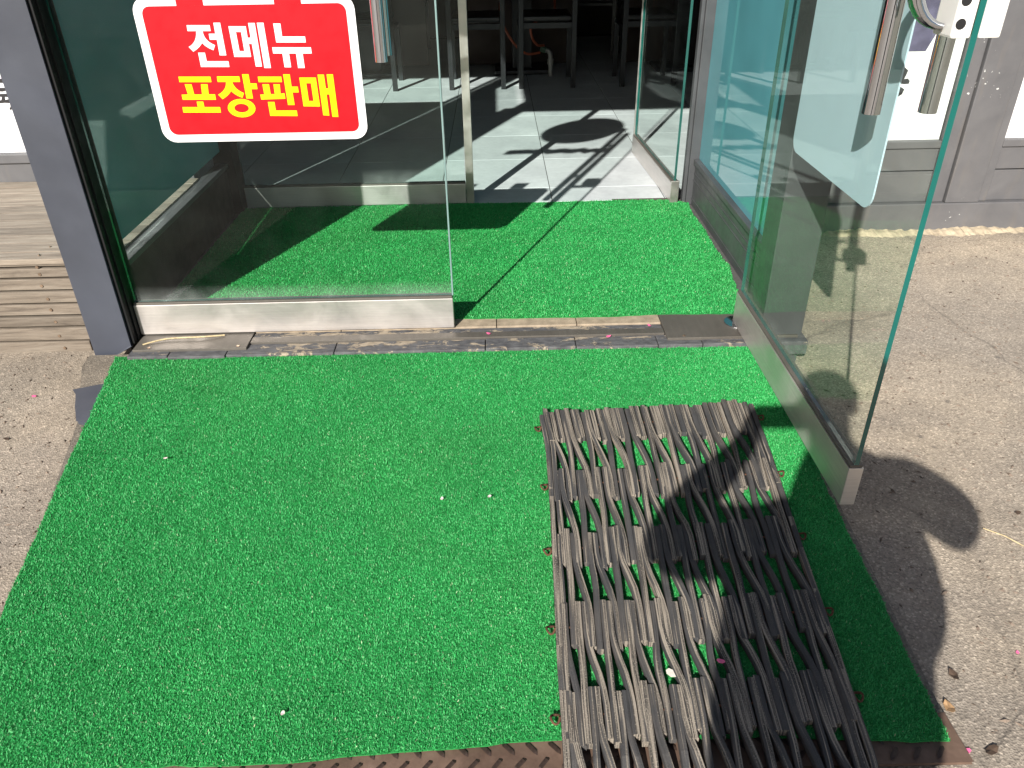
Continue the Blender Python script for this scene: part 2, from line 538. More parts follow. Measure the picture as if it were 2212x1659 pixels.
YELLOW_GLYPHS = [[(-0.9861, 0.8999), (-0.8874, 0.8981), (-0.8875, 0.882), (-0.9865, 0.8838)], [(-0.9718, 0.8773), (-0.9508, 0.8769), (-0.949, 0.8462), (-0.9247, 0.8457), (-0.9215, 0.8764), (-0.9012, 0.876), (-0.9039, 0.8458), (-0.8842, 0.8454), (-0.8847, 0.8292), (-0.9887, 0.8311), (-0.9886, 0.8464), (-0.9687, 0.8465)], [(-0.9463, 0.8247), (-0.926, 0.8243), (-0.926, 0.8077), (-0.8767, 0.8067), (-0.8772, 0.79), (-0.9957, 0.7922), (-0.9949, 0.809), (-0.9466, 0.808)], [(-0.8673, 0.8984), (-0.7981, 0.8972), (-0.7987, 0.8809), (-0.8231, 0.8813), (-0.8231, 0.8813), (-0.8215, 0.8743), (-0.8185, 0.8679), (-0.8142, 0.8619), (-0.8085, 0.8566), (-0.8015, 0.8517), (-0.793, 0.8475), (-0.8005, 0.8333), (-0.8005, 0.8333), (-0.8078, 0.8366), (-0.8142, 0.84), (-0.8199, 0.8435), (-0.8247, 0.8471), (-0.8287, 0.8508), (-0.832, 0.8545), (-0.832, 0.8545), (-0.8361, 0.8498), (-0.8407, 0.8454), (-0.8457, 0.8412), (-0.8512, 0.8374), (-0.8572, 0.8338), (-0.8636, 0.8304), (-0.8746, 0.8443), (-0.8746, 0.8443), (-0.8655, 0.849), (-0.8579, 0.8544), (-0.8518, 0.8603), (-0.8472, 0.8668), (-0.8441, 0.874), (-0.8425, 0.8817), (-0.8681, 0.8821)], [(-0.7884, 0.9034), (-0.7685, 0.9031), (-0.7683, 0.8759), (-0.7484, 0.8755), (-0.7487, 0.8586), (-0.7679, 0.8589), (-0.7678, 0.8308), (-0.7884, 0.8312)], [(-0.7657, 0.8015), (-0.7678, 0.7942), (-0.7727, 0.7875), (-0.7801, 0.7818), (-0.7896, 0.7774), (-0.8004, 0.7748), (-0.8118, 0.774), (-0.8231, 0.7752), (-0.8334, 0.7783), (-0.842, 0.7829), (-0.8483, 0.7889), (-0.852, 0.7958), (-0.8528, 0.8032), (-0.8505, 0.8104), (-0.8455, 0.8171), (-0.838, 0.8227), (-0.8286, 0.827), (-0.8179, 0.8296), (-0.8066, 0.8303), (-0.7955, 0.8292), (-0.7853, 0.8262), (-0.7767, 0.8216), (-0.7703, 0.8157), (-0.7665, 0.8088), (-0.7657, 0.8015), (-0.7863, 0.8019), (-0.7868, 0.8054), (-0.7888, 0.8086), (-0.7922, 0.8115), (-0.7967, 0.8137), (-0.8021, 0.8151), (-0.808, 0.8157), (-0.8139, 0.8153), (-0.8196, 0.8141), (-0.8245, 0.8121), (-0.8284, 0.8094), (-0.831, 0.8062), (-0.8321, 0.8028), (-0.8317, 0.7993), (-0.8297, 0.796), (-0.8263, 0.7932), (-0.8218, 0.791), (-0.8164, 0.7895), (-0.8105, 0.7889), (-0.8045, 0.7893), (-0.7988, 0.7905), (-0.7939, 0.7926), (-0.79, 0.7953), (-0.7874, 0.7985), (-0.7863, 0.8019)], [(-0.7409, 0.8955), (-0.6684, 0.8941), (-0.6687, 0.878), (-0.7409, 0.8793)], [(-0.7307, 0.8729), (-0.7103, 0.8725), (-0.7102, 0.8429), (-0.6972, 0.8426), (-0.6965, 0.8723), (-0.6768, 0.8719), (-0.6789, 0.8437), (-0.6665, 0.8447), (-0.6663, 0.8282), (-0.7425, 0.827), (-0.7429, 0.8423), (-0.7302, 0.8421)], [(-0.6614, 0.9009), (-0.6409, 0.9005), (-0.641, 0.864), (-0.6218, 0.8637), (-0.6214, 0.8464), (-0.6407, 0.8468), (-0.6404, 0.8087), (-0.6611, 0.8091)], [(-0.7232, 0.8195), (-0.7025, 0.8191), (-0.7024, 0.7929), (-0.6364, 0.7916), (-0.6362, 0.7745), (-0.723, 0.7769)], [(-0.6127, 0.8904), (-0.5614, 0.8894), (-0.5607, 0.8026), (-0.6127, 0.8041), (-0.6127, 0.8904), (-0.5939, 0.8734), (-0.5935, 0.8199), (-0.5787, 0.8196), (-0.5791, 0.8731), (-0.5939, 0.8734)], [(-0.5548, 0.8981), (-0.5352, 0.8977), (-0.5348, 0.857), (-0.5268, 0.8568), (-0.5266, 0.8985), (-0.5072, 0.8981), (-0.5069, 0.7696), (-0.5258, 0.77), (-0.5261, 0.8387), (-0.5351, 0.8389), (-0.5352, 0.774), (-0.5542, 0.7754)]]
GLYPH_R = [[(1.8794, 0.6515), (1.8863, 0.6661), (1.9066, 0.6692), (1.9258, 0.6556), (1.9216, 0.6369), (1.9155, 0.6171), (1.9324, 0.6197), (1.9445, 0.6095), (1.9436, 0.5965), (1.9227, 0.5949), (1.8841, 0.6006), (1.8337, 0.6), (1.8301, 0.6151), (1.8963, 0.6154), (1.9011, 0.6387), (1.8804, 0.6475)], [(1.8825, 0.6007), (1.8848, 0.5825), (1.9069, 0.5836), (1.9286, 0.5716), (1.9233, 0.5504), (1.8936, 0.5295), (1.9024, 0.5482), (1.904, 0.5635), (1.853, 0.5644), (1.8499, 0.5771), (1.8718, 0.5792), (1.8686, 0.6009)]]
GLYPH_L = [[(-2.1971, 0.7189), (-2.1737, 0.7191), (-2.1602, 0.7103), (-2.165, 0.7014), (-2.2032, 0.7021)], [(-2.2109, 0.6808), (-2.1742, 0.6801), (-2.1577, 0.684), (-2.1565, 0.6798), (-2.1782, 0.6689), (-2.1962, 0.6653), (-2.2161, 0.6664)], [(-2.2201, 0.6551), (-2.1796, 0.6553), (-2.1539, 0.6613), (-2.1398, 0.6585), (-2.1415, 0.639), (-2.1558, 0.6367), (-2.194, 0.6433), (-2.1975, 0.6286), (-2.1775, 0.6325), (-2.1589, 0.6279), (-2.1534, 0.6163), (-2.1663, 0.5968), (-2.1889, 0.5857), (-2.1922, 0.5891), (-2.182, 0.6004), (-2.1802, 0.6152), (-2.2032, 0.6173), (-2.2347, 0.6146), (-2.2306, 0.626), (-2.2126, 0.6289), (-2.206, 0.6428), (-2.2242, 0.6438)]]

# ------------------------------------------------------------------ the setting
def zr(y):                                        # surface of the entrance ramp
    if y < .90:
        return max(-.118, -.086 - (.90 - y) * .25)
    return -.086 + (min(y, 2.47) - .90) * .071 / 1.57

g = MB(); g.v = [(-150, -150, GROUND_Z), (150, -150, GROUND_Z), (150, 150, GROUND_Z), (-150, 150, GROUND_Z)]; g.f = [(0, 1, 2, 3)]
ground = struct(obj('ground', g, 'concrete', fix=False))

# ramp body of rough concrete under the carpet, bulging out beside the post
outline = [(-1.10, .93), (.885, .93), (.93, 2.50), (-1.50, 2.50), (-1.495, 2.43), (-1.455, 2.33), (-1.425, 2.24), (-1.40, 2.17), (-1.365, 2.10), (-1.25, 1.62)]
mb = MB()
n = len(outline)
mb.v = [(x, y, zr(y) - .012 - (.012 if x < -1.3 else 0)) for x, y in outline] + [(x + (-.035 if x < -1 else .02), y - (.02 if y < 1 else 0), GROUND_Z - .02) for x, y in outline]
mb.f = [tuple(range(n))] + [(i, (i + 1) % n, n + (i + 1) % n, n + i) for i in range(n)]
ramp = struct(obj('ramp', mb, 'concrete_side', bevel=.006))
mb = MB()
pc_ = [(-1.452, 2.262), (-1.34, 2.30), (-1.30, 2.06), (-1.363, 2.085), (-1.402, 2.165), (-1.43, 2.235)]
mb.v = [(x, y, zr(y) - .0105) for x, y in pc_] + [(x, y, -.11) for x, y in pc_]
mb.f = [tuple(range(6))] + [(q, (q + 1) % 6, 6 + (q + 1) % 6, 6 + q) for q in range(6)]
obj('painted_corner', mb, 'grey_paint', ramp, bevel=.003)

# checkered steel plate at the foot of the ramp
plate = thing('checker_plate', 'rusty brown checkered steel plate at the foot of the green carpet', 'steel plate', (-.1, .9, -.1))
mb = MB()
mb.v = [(-1.15, .895, -.094), (.898, .885, -.094), (.893, .99, -.092), (-1.15, .99, -.092)]
mb.v += [(x, y, z - .008) for x, y, z in mb.v]
mb.f = [(0, 1, 2, 3), (7, 6, 5, 4)] + [(i, (i + 1) % 4, 4 + (i + 1) % 4, 4 + i) for i in range(4)]
obj('plate', mb, 'checker_plate', plate, bevel=.0015)
barme = None
k = 0
for row, (yy, sgn) in enumerate(((.905, 1), (.938, -1))):
    for i in range(40):
        x = -.95 + i * .046 + (.023 if row else 0)
        if x > .86:
            continue
        if barme is None:
            b = MB(); b.v = [(-.019, 0, 0), (-.011, -.0045, .0034), (.011, -.0045, .0034), (.019, 0, 0), (.011, .0045, .0034), (-.011, .0045, .0034)]
            b.f = [(0, 1, 5), (1, 2, 4, 5), (2, 3, 4), (0, 1, 2, 3), (0, 3, 4, 5)]
            o = obj('tread_bar', b, 'tread_worn', plate); barme = o.data
        else:
            o = bpy.data.objects.new('tread_bar', barme); C.objects.link(o); o.parent = plate
        o.location = Vector((x, yy, -.0937)) - plate.location
        o.rotation_euler = (0, 0, sgn * R_(48) + random.uniform(-.06, .06))

# threshold between ramp and porch
thr = thing('threshold', 'door threshold of flaking dark stone, steel strip and beige tiles', 'threshold', (-.1, 2.5, -.03))
xs = [-1.335, -1.19, -.985, -.60, -.06, .265, .56, .72, 1.10]
for i in range(len(xs) - 1):
    obj('nosing_stone', bx(xs[i] + .0015, xs[i + 1] - .0015, 2.43 if i != 1 else 2.425, 2.506, -.06, -.006 + random.uniform(-.0025, .001)), 'flaked_stone', thr, bevel=.003)
obj('steel_channel', bx(-.915, .595, 2.508, 2.548, -.03, -.001), 'dull_steel', thr, bevel=.001)
obj('stone_strip', bx(-.915, .595, 2.549, 2.584, -.03, -.004), 'flaked_stone', thr, bevel=.002)
for a, b in ((-.915, -.60), (-.597, -.02), (-.017, .28), (.283, .595)):
    obj('tile', bx(a, b, 2.586, 2.70, -.03, .002), 'beige_tile', thr, bevel=.0015)
pl = obj('hinge_plate', bx(-1.325, -.918, 2.464, 2.62, -.012, .0015), 'dull_steel', thr, bevel=.0015)
for x, y in ((-1.27, 2.478), (-.95, 2.478)):
    obj('screw', MB().tube([(x, y, .0012), (x, y, .003)], .006, 8), 'screw_metal', pl)
pl = obj('hinge_plate', bx(.598, 1.07, 2.462, 2.66, -.012, .002), 'dull_steel', thr, bevel=.0015)
obj('pivot_cap', MB().tube([(.88, 2.57, .001), (.88, 2.57, .006), (.88, 2.57, .0065)], [.05, .05, .04], 20), 'chrome', pl, smooth=True)
obj('screw', MB().tube([(.66, 2.478, .0016), (.66, 2.478, .0035)], .006, 8), 'screw_metal', pl)

# porch floor and interior floor with its tiles
struct(obj('porch_floor', bx(-1.42, 1.10, 2.64, 3.998, -.14, -.008), 'grout'))
floor_ = struct(obj('interior_floor', bx(-4.6, 4.6, 4.0, 10.2, -.14, -.0045), 'grout'))
gx = [.285 + .6 * i for i in range(-8, 8)]
gy = [4.004] + [4.245 + .575 * i for i in range(0, 11)]
tm = {}
for i in range(len(gx) - 1):
    for j in range(len(gy) - 1):
        w, d = gx[i + 1] - gx[i] - .004, gy[j + 1] - gy[j] - .004
        key = (round(w, 3), round(d, 3))
        if key not in tm:
            o = obj('floor_tile', bx(0, w, 0, d, -.004, 0), 'floor_tile', floor_, bevel=.0012, seg=1); tm[key] = o.data
        else:
            o = bpy.data.objects.new('floor_tile', tm[key]); C.objects.link(o); o.parent = floor_
        o.location = (gx[i] + .002, gy[j] + .002, random.uniform(-.0004, .0004))
struct(obj('interior_back_wall', bx(-4.6, 4.6, 10.2, 10.3, -.1, 2.8), 'dark_wall'))
struct(obj('interior_side_wall', bx(-4.7, -4.6, 3.6, 10.3, -.1, 2.8), 'dark_wall'))
struct(obj('interior_side_wall', bx(4.6, 4.7, 3.6, 10.3, -.1, 2.8), 'dark_wall'))
struct(obj('interior_ceiling', bx(-4.7, 4.7, 3.64, 10.3, 2.72, 2.82), 'dark_wall'))

# ------------------------------------------------------------------ shop front, left of the porch
YL = 3.66
wl = thing('shop_front', 'grey shop front with white banner behind the wooden deck', 'shop front', (-3, YL, GROUND_Z))
obj('base_panel', bx(-4.6, -1.43, YL, YL + .08, GROUND_Z - .02, .352), 'wall_paint', wl, bevel=.002)
obj('sill', bx(-4.6, -1.43, YL - .012, YL + .08, .353, .395), 'wall_paint', wl, bevel=.004)
ban = obj('banner', bx(-4.5, -1.625, YL + .02, YL + .024, .396, 1.94), 'banner_white', wl)
obj('picture', bx(-4.4, -2.05, YL + .018, YL + .0199, .79, 1.60), 'banner_picture', ban)
mb = MB()
for gph in GLYPH_L:
    mb.prism([gph], lambda a, b: (a, YL + .0175, b), lambda a, b: (a, YL + .0197, b))
obj('lettering', mb, 'ink', ban)
obj('mullion', bx(-1.622, -1.606, YL, YL + .08, .396, 2.63), 'frame_paint', wl)
obj('window_pane', bx(-1.6055, -1.5665, YL + .03, YL + .034, .396, 2.63), 'clear_glass', wl)
obj('mullion', bx(-1.566, -1.43, YL, YL + .08, .396, 2.63), 'frame_paint', wl)
obj('window_pane', bx(-4.5, -1.623, YL + .03, YL + .034, 1.95, 2.63), 'clear_glass', wl)
obj('sign_band', bx(-4.6, -1.43, YL, YL + .10, 2.632, 3.6), 'wall_paint', wl)

# shop front, right of the porch
YR = 3.80
wr = thing('shop_front', 'grey shop front with white banners beyond the open glass door', 'shop front', (2.5, YR, GROUND_Z))
obj('plinth', bx(1.075, 4.6, YR - .035, YR + .10, GROUND_Z - .02, .028), 'wall_paint', wr, bevel=.006)
for x0, x1 in ((1.075, 2.163), (2.468, 4.6)):
    obj('base_panel', bx(x0, x1, YR, YR + .08, .029, .182), 'wall_paint', wr, bevel=.002)
    obj('base_panel', bx(x0, x1, YR, YR + .08, .188, .296), 'wall_paint', wr, bevel=.002)
    obj('sill', bx(x0, x1, YR - .010, YR + .08, .298, .333), 'wall_paint', wr, bevel=.004)
obj('groove_backing', bx(1.075, 4.6, YR + .02, YR + .07, .03, .29), 'gasket', wr)
obj('pillar_trim', bx(2.165, 2.245, YR - .012, YR + .08, .029, 2.5), 'wall_paint', wr, bevel=.003)
obj('pillar', bx(2.250, 2.418, YR - .03, YR + .08, .029, 2.5), 'wall_paint', wr, bevel=.004)
obj('pillar_trim', bx(2.423, 2.466, YR - .012, YR + .08, .029, 2.5), 'wall_paint', wr, bevel=.003)
ban = obj('banner', bx(1.085, 2.158, YR + .018, YR + .022, .334, 1.94), 'banner_white', wr)
obj('picture', MB().prism([[(1.09, .740), (1.985, .738), (2.035, .86), (2.09, .99), (2.12, 1.6), (1.09, 1.6)]], lambda a, b: (a, YR + .0165, b), lambda a, b: (a, YR + .0178, b)), 'banner_picture', ban)
mb = MB()
for gph in GLYPH_R:
    mb.prism([gph], lambda a, b: (a, YR + .016, b), lambda a, b: (a, YR + .0178, b))
obj('lettering', mb, 'ink', ban)
obj('banner', bx(2.470, 4.5, YR + .018, YR + .022, .334, 1.94), 'banner_white', wr)
obj('window_pane', bx(1.085, 4.5, YR + .03, YR + .034, 1.95, 2.5), 'clear_glass', wr)
obj('sign_band', bx(1.075, 4.6, YR, YR + .10, 2.502, 3.6), 'wall_paint', wr)
# crumbly mortar along the foot of the right wall
mb = MB()
nx_ = 220
for i in range(nx_ + 1):
    x = 1.09 + 3.5 * i / nx_
    d = .035 + .03 * abs(math.sin(x * 7.3) * math.sin(x * 3.1 + 1)) + random.uniform(0, .022)
    h = .004 + .012 * abs(math.sin(x * 5.7 + .4)) ** 2 + random.uniform(0, .009)
    y0 = YR - .034
    mb.v += [(x, y0, GROUND_Z + h + random.uniform(0, .004)), (x + random.uniform(-.006, .006), y0 - d * .45, GROUND_Z + h * .8), (x + random.uniform(-.006, .006), y0 - d, GROUND_Z - .001)]
for i in range(nx_):
    for k in range(2):
        mb.f.append((i * 3 + k, i * 3 + k + 1, i * 3 + k + 4, i * 3 + k + 3))
obj('mortar_joint', mb, 'mortar', wr)

# ------------------------------------------------------------------ glazed porch
po = thing('entrance_porch', 'dark grey framed glass porch around the entrance', 'porch', (-.2, 3.3, -.01))
obj('front_post', MB().prism([[(-1.490, -.085), (-1.352, -.012), (-1.352, 2.45), (-1.490, 2.45)]], lambda a, b: (a, 2.52, b), lambda a, b: (a, 2.64, b)), 'grey_paint', po, bevel=.004)
obj('post_dark_strip', bx(-1.3515, -1.340, 2.528, 2.655, -.006, 2.45), 'dark_paint', po, bevel=.002)  # dark strip added on the post's side, its shade put into the colour
obj('post_dark_strip', bx(-1.3395, -1.334, 2.552, 2.574, -.004, 2.45), 'dark_paint', po, bevel=.001)
obj('front_post', bx(.935, 1.085, 2.470, 2.615, -.115, 2.45), 'frame_paint', po, bevel=.004)
obj('rear_post', bx(-1.425, -1.325, 3.93, 4.055, -.006, 2.45), 'dark_paint', po, bevel=.003)
obj('rear_post', bx(.975, 1.074, 3.93, 4.055, -.006, 2.45), 'frame_paint', po, bevel=.003)
obj('post_trim', bx(.958, .9745, 3.945, 3.985, -.006, 2.45), 'frame_paint', po, bevel=.002)
# left side wall
kp = obj('kick_panel', bx(-1.405, -1.365, 2.642, 3.928, -.006, .236), 'dark_paint', po, bevel=.002)
obj('panel_cap', bx(-1.412, -1.352, 2.643, 3.927, .2365, .258), 'frame_paint', kp, bevel=.003)
obj('side_pane', bx(-1.388, -1.380, 2.644, 3.926, .2585, .316), 'clear_glass', po)
obj('side_pane', bx(-1.388, -1.380, 2.644, 3.926, .317, 2.19), 'teal_film', po)
obj('side_pane', bx(-1.388, -1.380, 2.644, 3.926, 2.191, 2.45), 'clear_glass', po)
# right side wall
kp = obj('kick_panel', bx(1.003, 1.045, 2.617, 3.928, -.006, .205), 'frame_paint', po, bevel=.002)
for z in (.03, .125, .16):
    obj('panel_rib', bx(.9995, 1.004, 2.618, 3.927, z, z + .004), 'frame_paint', kp, bevel=.001)
obj('panel_cap', bx(.993, 1.06, 2.618, 3.927, .2055, .232), 'frame_paint', kp, bevel=.003)
obj('side_pane', bx(1.020, 1.028, 2.619, 3.926, .2325, 2.45), 'teal_film', po)
obj('head_beam', bx(-1.42, 1.085, 2.50, 2.66, 2.451, 2.60), 'grey_paint', po, bevel=.003)
obj('head_beam', bx(-1.42, 1.074, 3.95, 4.06, 2.451, 2.60), 'grey_paint', po, bevel=.003)
obj('roof', bx(-1.43, 1.12, 2.42, 4.10, 2.601, 2.75), 'grey_paint', po, bevel=.006)
# strip along the foot of the inner doors
obj('floor_strip', bx(.60, 1.0, 3.985, 4.02, -.006, .0025), 'dull_steel', po, bevel=.001)

# ------------------------------------------------------------------ glass doors
def mapped(mb, fn):
    mb.v = [fn(*v) for v in mb.v]
    return mb

def pane(parent, fn, u0, u1, z0, z1, th, matname, edgemat, tip=True):
    mb = mapped(bx(u0, u1, -th / 2, th / 2, z0, z1), fn)
    o = obj('glass_pane', mb, matname, parent, fix=True)
    o.data.materials.append(M[edgemat])
    big = sorted(p.area for p in o.data.polygons)[-2] * .9
    for p in o.data.polygons:
        p.material_index = 0 if p.area > big else 1
    if tip:
        o.data.materials.append(M['glass_edge_dark'])
        tc = Vector(fn(u1, 0, 1.2))
        for p in o.data.polygons:
            if p.material_index == 1 and (Vector((p.center.x, p.center.y, 1.2)) - tc).length > .02:
                p.material_index = 2
    return o

def handle(parent, fn, u, d, z0=.94, z1=1.95, r=.0195):
    h = obj('handle', mapped(MB().tube([(u, d, z0 - .0005), (u, d, z0), (u, d, z1)], [r * .93, r, r], 24), fn), 'chrome', parent, smooth=True)
    for z in (z0 + .32, z1 - .25):
        obj('standoff', mapped(MB().tube([(u, d, z), (u, .006 if d > 0 else -.006, z)], .010, 12), fn), 'chrome', h, smooth=True)
    return h

def leaf(name, label, fn, L, loc, handles=True, edge='glass_edge', glassm='door_glass', group=None, rail=.124, tip=None, hu=None):
    t = thing(name, label, 'door', loc, group)
    rl = obj('bottom_rail', mapped(bx(0, L, -.019, .019, .006, rail), fn), 'brushed_steel', t, bevel=.0018)
    obj('rail_cap', mapped(bx(.002, L - .002, -.0165, .0165, rail + .0005, rail + .008), fn), 'dull_steel', rl, bevel=.0015)
    pane(t, fn, .004, L - .003, rail + .0085, 2.44, .012, glassm, edge)
    if handles:
        u = hu if hu else L - .17
        handle(t, fn, u, .062); handle(t, fn, u, -.062)
    return t

fl = lambda u, d, z: (-1.332 + u, 2.594 - d, z)
dl = leaf('glass_door', 'closed glass door with red Korean takeaway sign and steel bottom rail', fl, 1.156, (-.75, 2.594, 0), edge='glass_edge_pale', hu=.987)
fr = lambda u, d, z: (.881 + d, 2.578 - u, z)
dr = leaf('glass_door', 'glass door swung open towards the viewer beside the rubber mat', fr, 1.048, (.881, 2.05, 0), hu=.835, glassm='door_glass_hazy')
fil = lambda u, d, z: (-1.318 + u, 4.012 - d, z)
obj('edge_seal', mapped(bx(1.1535, 1.1595, -.011, .011, .133, 2.44), fl), 'glass_edge_pale', dl, bevel=.002)
di = leaf('inner_glass_door', 'inner glass panel at the far end of the porch behind the red sign', fil, 1.148, (-.75, 4.012, 0), handles=False, rail=.108)
obj('edge_profile', mapped(bx(1.150, 1.190, -.020, .020, .004, 2.445), fil), 'aluminium', di, bevel=.002)
a0 = Vector((.912, 3.945, 0)); dv = (Vector((.862, 4.915, 0)) - a0).normalized(); nv = Vector((dv.y, -dv.x, 0))
def fir(u, d, z):
    p = a0 + dv * u - nv * d
    return (p.x, p.y, z)
dri = leaf('inner_glass_door', 'inner glass door folded open into the dark dining room', fir, .97, (.89, 4.4, 0), handles=False, rail=.108)
obj('end_cap', mapped(bx(-.012, -.0005, -.021, .021, .003, .118), fir), 'aluminium', dri, bevel=.002)
obj('edge_profile', mapped(bx(.9705, .985, -.012, .012, .004, 2.445), fir), 'aluminium', dri, bevel=.002)

# the sign on the closed door
def yz(y0):
    return (lambda a, b: (a, y0, b))
SX0, SX1, SZ0, SZ1 = -1.078, -.418, .699, 1.122
sb = obj('sign_board', MB().prism([rrect(SX0, SX1, SZ0, SZ1, .042)], yz(2.5875), yz(2.5835)), 'white_board', dl)
sb['label'] = 'red and white sign with white and yellow Korean lettering'
red = [rrect(SX0 + .026, SX1 - .026, SZ0 + .024, SZ1 - .024, .024)]
obj('red_field', MB().prism(red, yz(2.5834), yz(2.5826)), 'red_board', sb)
for a, b in ((-.945, -.865), (-.655, -.575)):
    obj('red_tab', bx(a, b, 2.5826, 2.5834, SZ1 - .0239, SZ1 + .07), 'red_board', sb)
def glyph(polys, mat):
    mb = MB()
    for p in polys:
        mb.prism(split_loops(p), yz(2.5825), yz(2.5817))
    obj('letter', mb, mat, sb)
for s_ in ((0, 3), (3, 5), (5, 7)):
    glyph(WHITE_GLYPHS[s_[0]:s_[1]], 'white_letters')
for s_ in ((0, 3), (3, 6), (6, 10), (10, 12)):
    glyph(YELLOW_GLYPHS[s_[0]:s_[1]], 'yellow_letters')
# stickers higher up on the same door (only their shadows reach the picture)
obj('round_sticker', MB().prism([[(-.66 + .27 * math.cos(q * math.pi / 20), 1.99 + .235 * math.sin(q * math.pi / 20)) for q in range(40)]], yz(2.5875), yz(2.587)), 'white_board', dl)
st = [(-.98 + i * .04, 1.665 + random.uniform(-.012, .018)) for i in range(17)]
obj('strip_sticker', MB().prism([st + [(x, z - .06 - random.uniform(0, .02)) for x, z in st[::-1]]], yz(2.5875), yz(2.587)), 'white_board', dl)
lk = obj('lock_case', bx(-.255, -.1775, 2.560, 2.586, 1.135, 1.205), 'white_plastic', dl, bevel=.004)
obj('lock_case', bx(-.255, -.1775, 2.602, 2.630, 1.135, 1.205), 'white_plastic', dl, bevel=.004)
obj('lock_bar', bx(-.330, -.256, 2.535, 2.550, 1.150, 1.175), 'chrome', dl, bevel=.003)

# the same kind of sign on the far face of the open door, its plain back seen through the glass
sb2 = obj('sign_board', MB().prism([rrect(1.785, 2.352, .700, 1.30, .042)], lambda a, b: (.8876, a, b), lambda a, b: (.8916, a, b)), 'sign_back', dr)
sb2['label'] = 'plain pale back of a sign seen through the glass'
obj('red_field', MB().prism([rrect(1.809, 2.328, .724, 1.276, .024)], lambda a, b: (.8917, a, b), lambda a, b: (.8924, a, b)), 'red_board', sb2)
# lock clamp at the edge of the open door
for x0, x1 in ((.838, .8745), (.8885, .930)):
    lk = obj('lock_case', bx(x0, x1, 1.533, 1.605, 1.118, 1.215), 'white_plastic', dr, bevel=.005)
    if x0 < .86:
        for z in (1.143, 1.182):
            obj('screw_hole', MB().tube([(.850, 1.5335, z), (.850, 1.5325, z)], .0095, 14), 'black_plastic', lk)
arc = [(.836 - .062 * math.sin(q) * 1.0, 1.566 + .018 * math.sin(q), 1.135 + .085 * (1 - math.cos(q))) for q in [i * math.pi / 16 for i in range(17)]]
obj('thumb_guard', MB().tube(arc, [.006 + .010 * math.sin(i * math.pi / 16) for i in range(17)], 14), 'chrome', dr, smooth=True)
# ------------------------------------------------------------------ wooden deck on the left
dk = thing('wooden_deck', 'weathered raised wooden deck left of the grey post', 'deck', (-2.6, 3.1, GROUND_Z))
zs = [.244, .228, .186, .135, .082, .031, -.016, -.077, -.133]
for i in range(len(zs) - 1):
    last = i >= len(zs) - 2
    x1 = -1.455 if not last else -1.60
    b = obj('face_board', bx(-4.4, x1, 2.69 + random.uniform(-.002, .002), 2.712, zs[i + 1] + .0075, zs[i] - .0005), 'deck_wood_dark', dk, bevel=.004)
    zc = (zs[i] + zs[i + 1]) / 2 + random.uniform(-.005, .005)
    xc = -1.702 - random.uniform(-.006, .006)
    obj('screw', MB().tube([(xc, 2.6905, zc), (xc, 2.6865, zc)], .0058, 8), 'screw_metal', b)
ys = [2.684, 2.757] + [2.757 + .0905 * i for i in range(1, 10)] + [3.655]
ys = [y for y in ys if y < 3.62] + [3.656]
for i in range(len(ys) - 1):
    b = obj('deck_board', bx(-4.4, -1.408, ys[i] + .002, ys[i + 1] - .002, .245, .266 + random.uniform(-.001, .0015)), 'deck_wood', dk, bevel=.002)
    obj('screw', MB().tube([(-1.69 + random.uniform(-.01, .01), (ys[i] + ys[i + 1]) / 2, .266), (-1.69, (ys[i] + ys[i + 1]) / 2, .2695)], .0045, 8), 'screw_metal', b)
obj('joist', bx(-4.3, -1.47, 2.73, 2.78, -.12, .244), 'dark_brown', dk)
obj('joist', bx(-1.475, -1.43, 2.79, 3.64, -.12, .244), 'dark_brown', dk)

# ------------------------------------------------------------------ green artificial turf
def in_poly(px, py, poly):
    ins = np.zeros(len(px), bool)
    j = len(poly) - 1
    for i in range(len(poly)):
        xi, yi = poly[i]; xj, yj = poly[j]
        if yi != yj:
            c = ((yi > py) != (yj > py)) & (px < (xj - xi) * (py - yi) / (yj - yi) + xi)
            ins ^= c
        j = i
    return ins

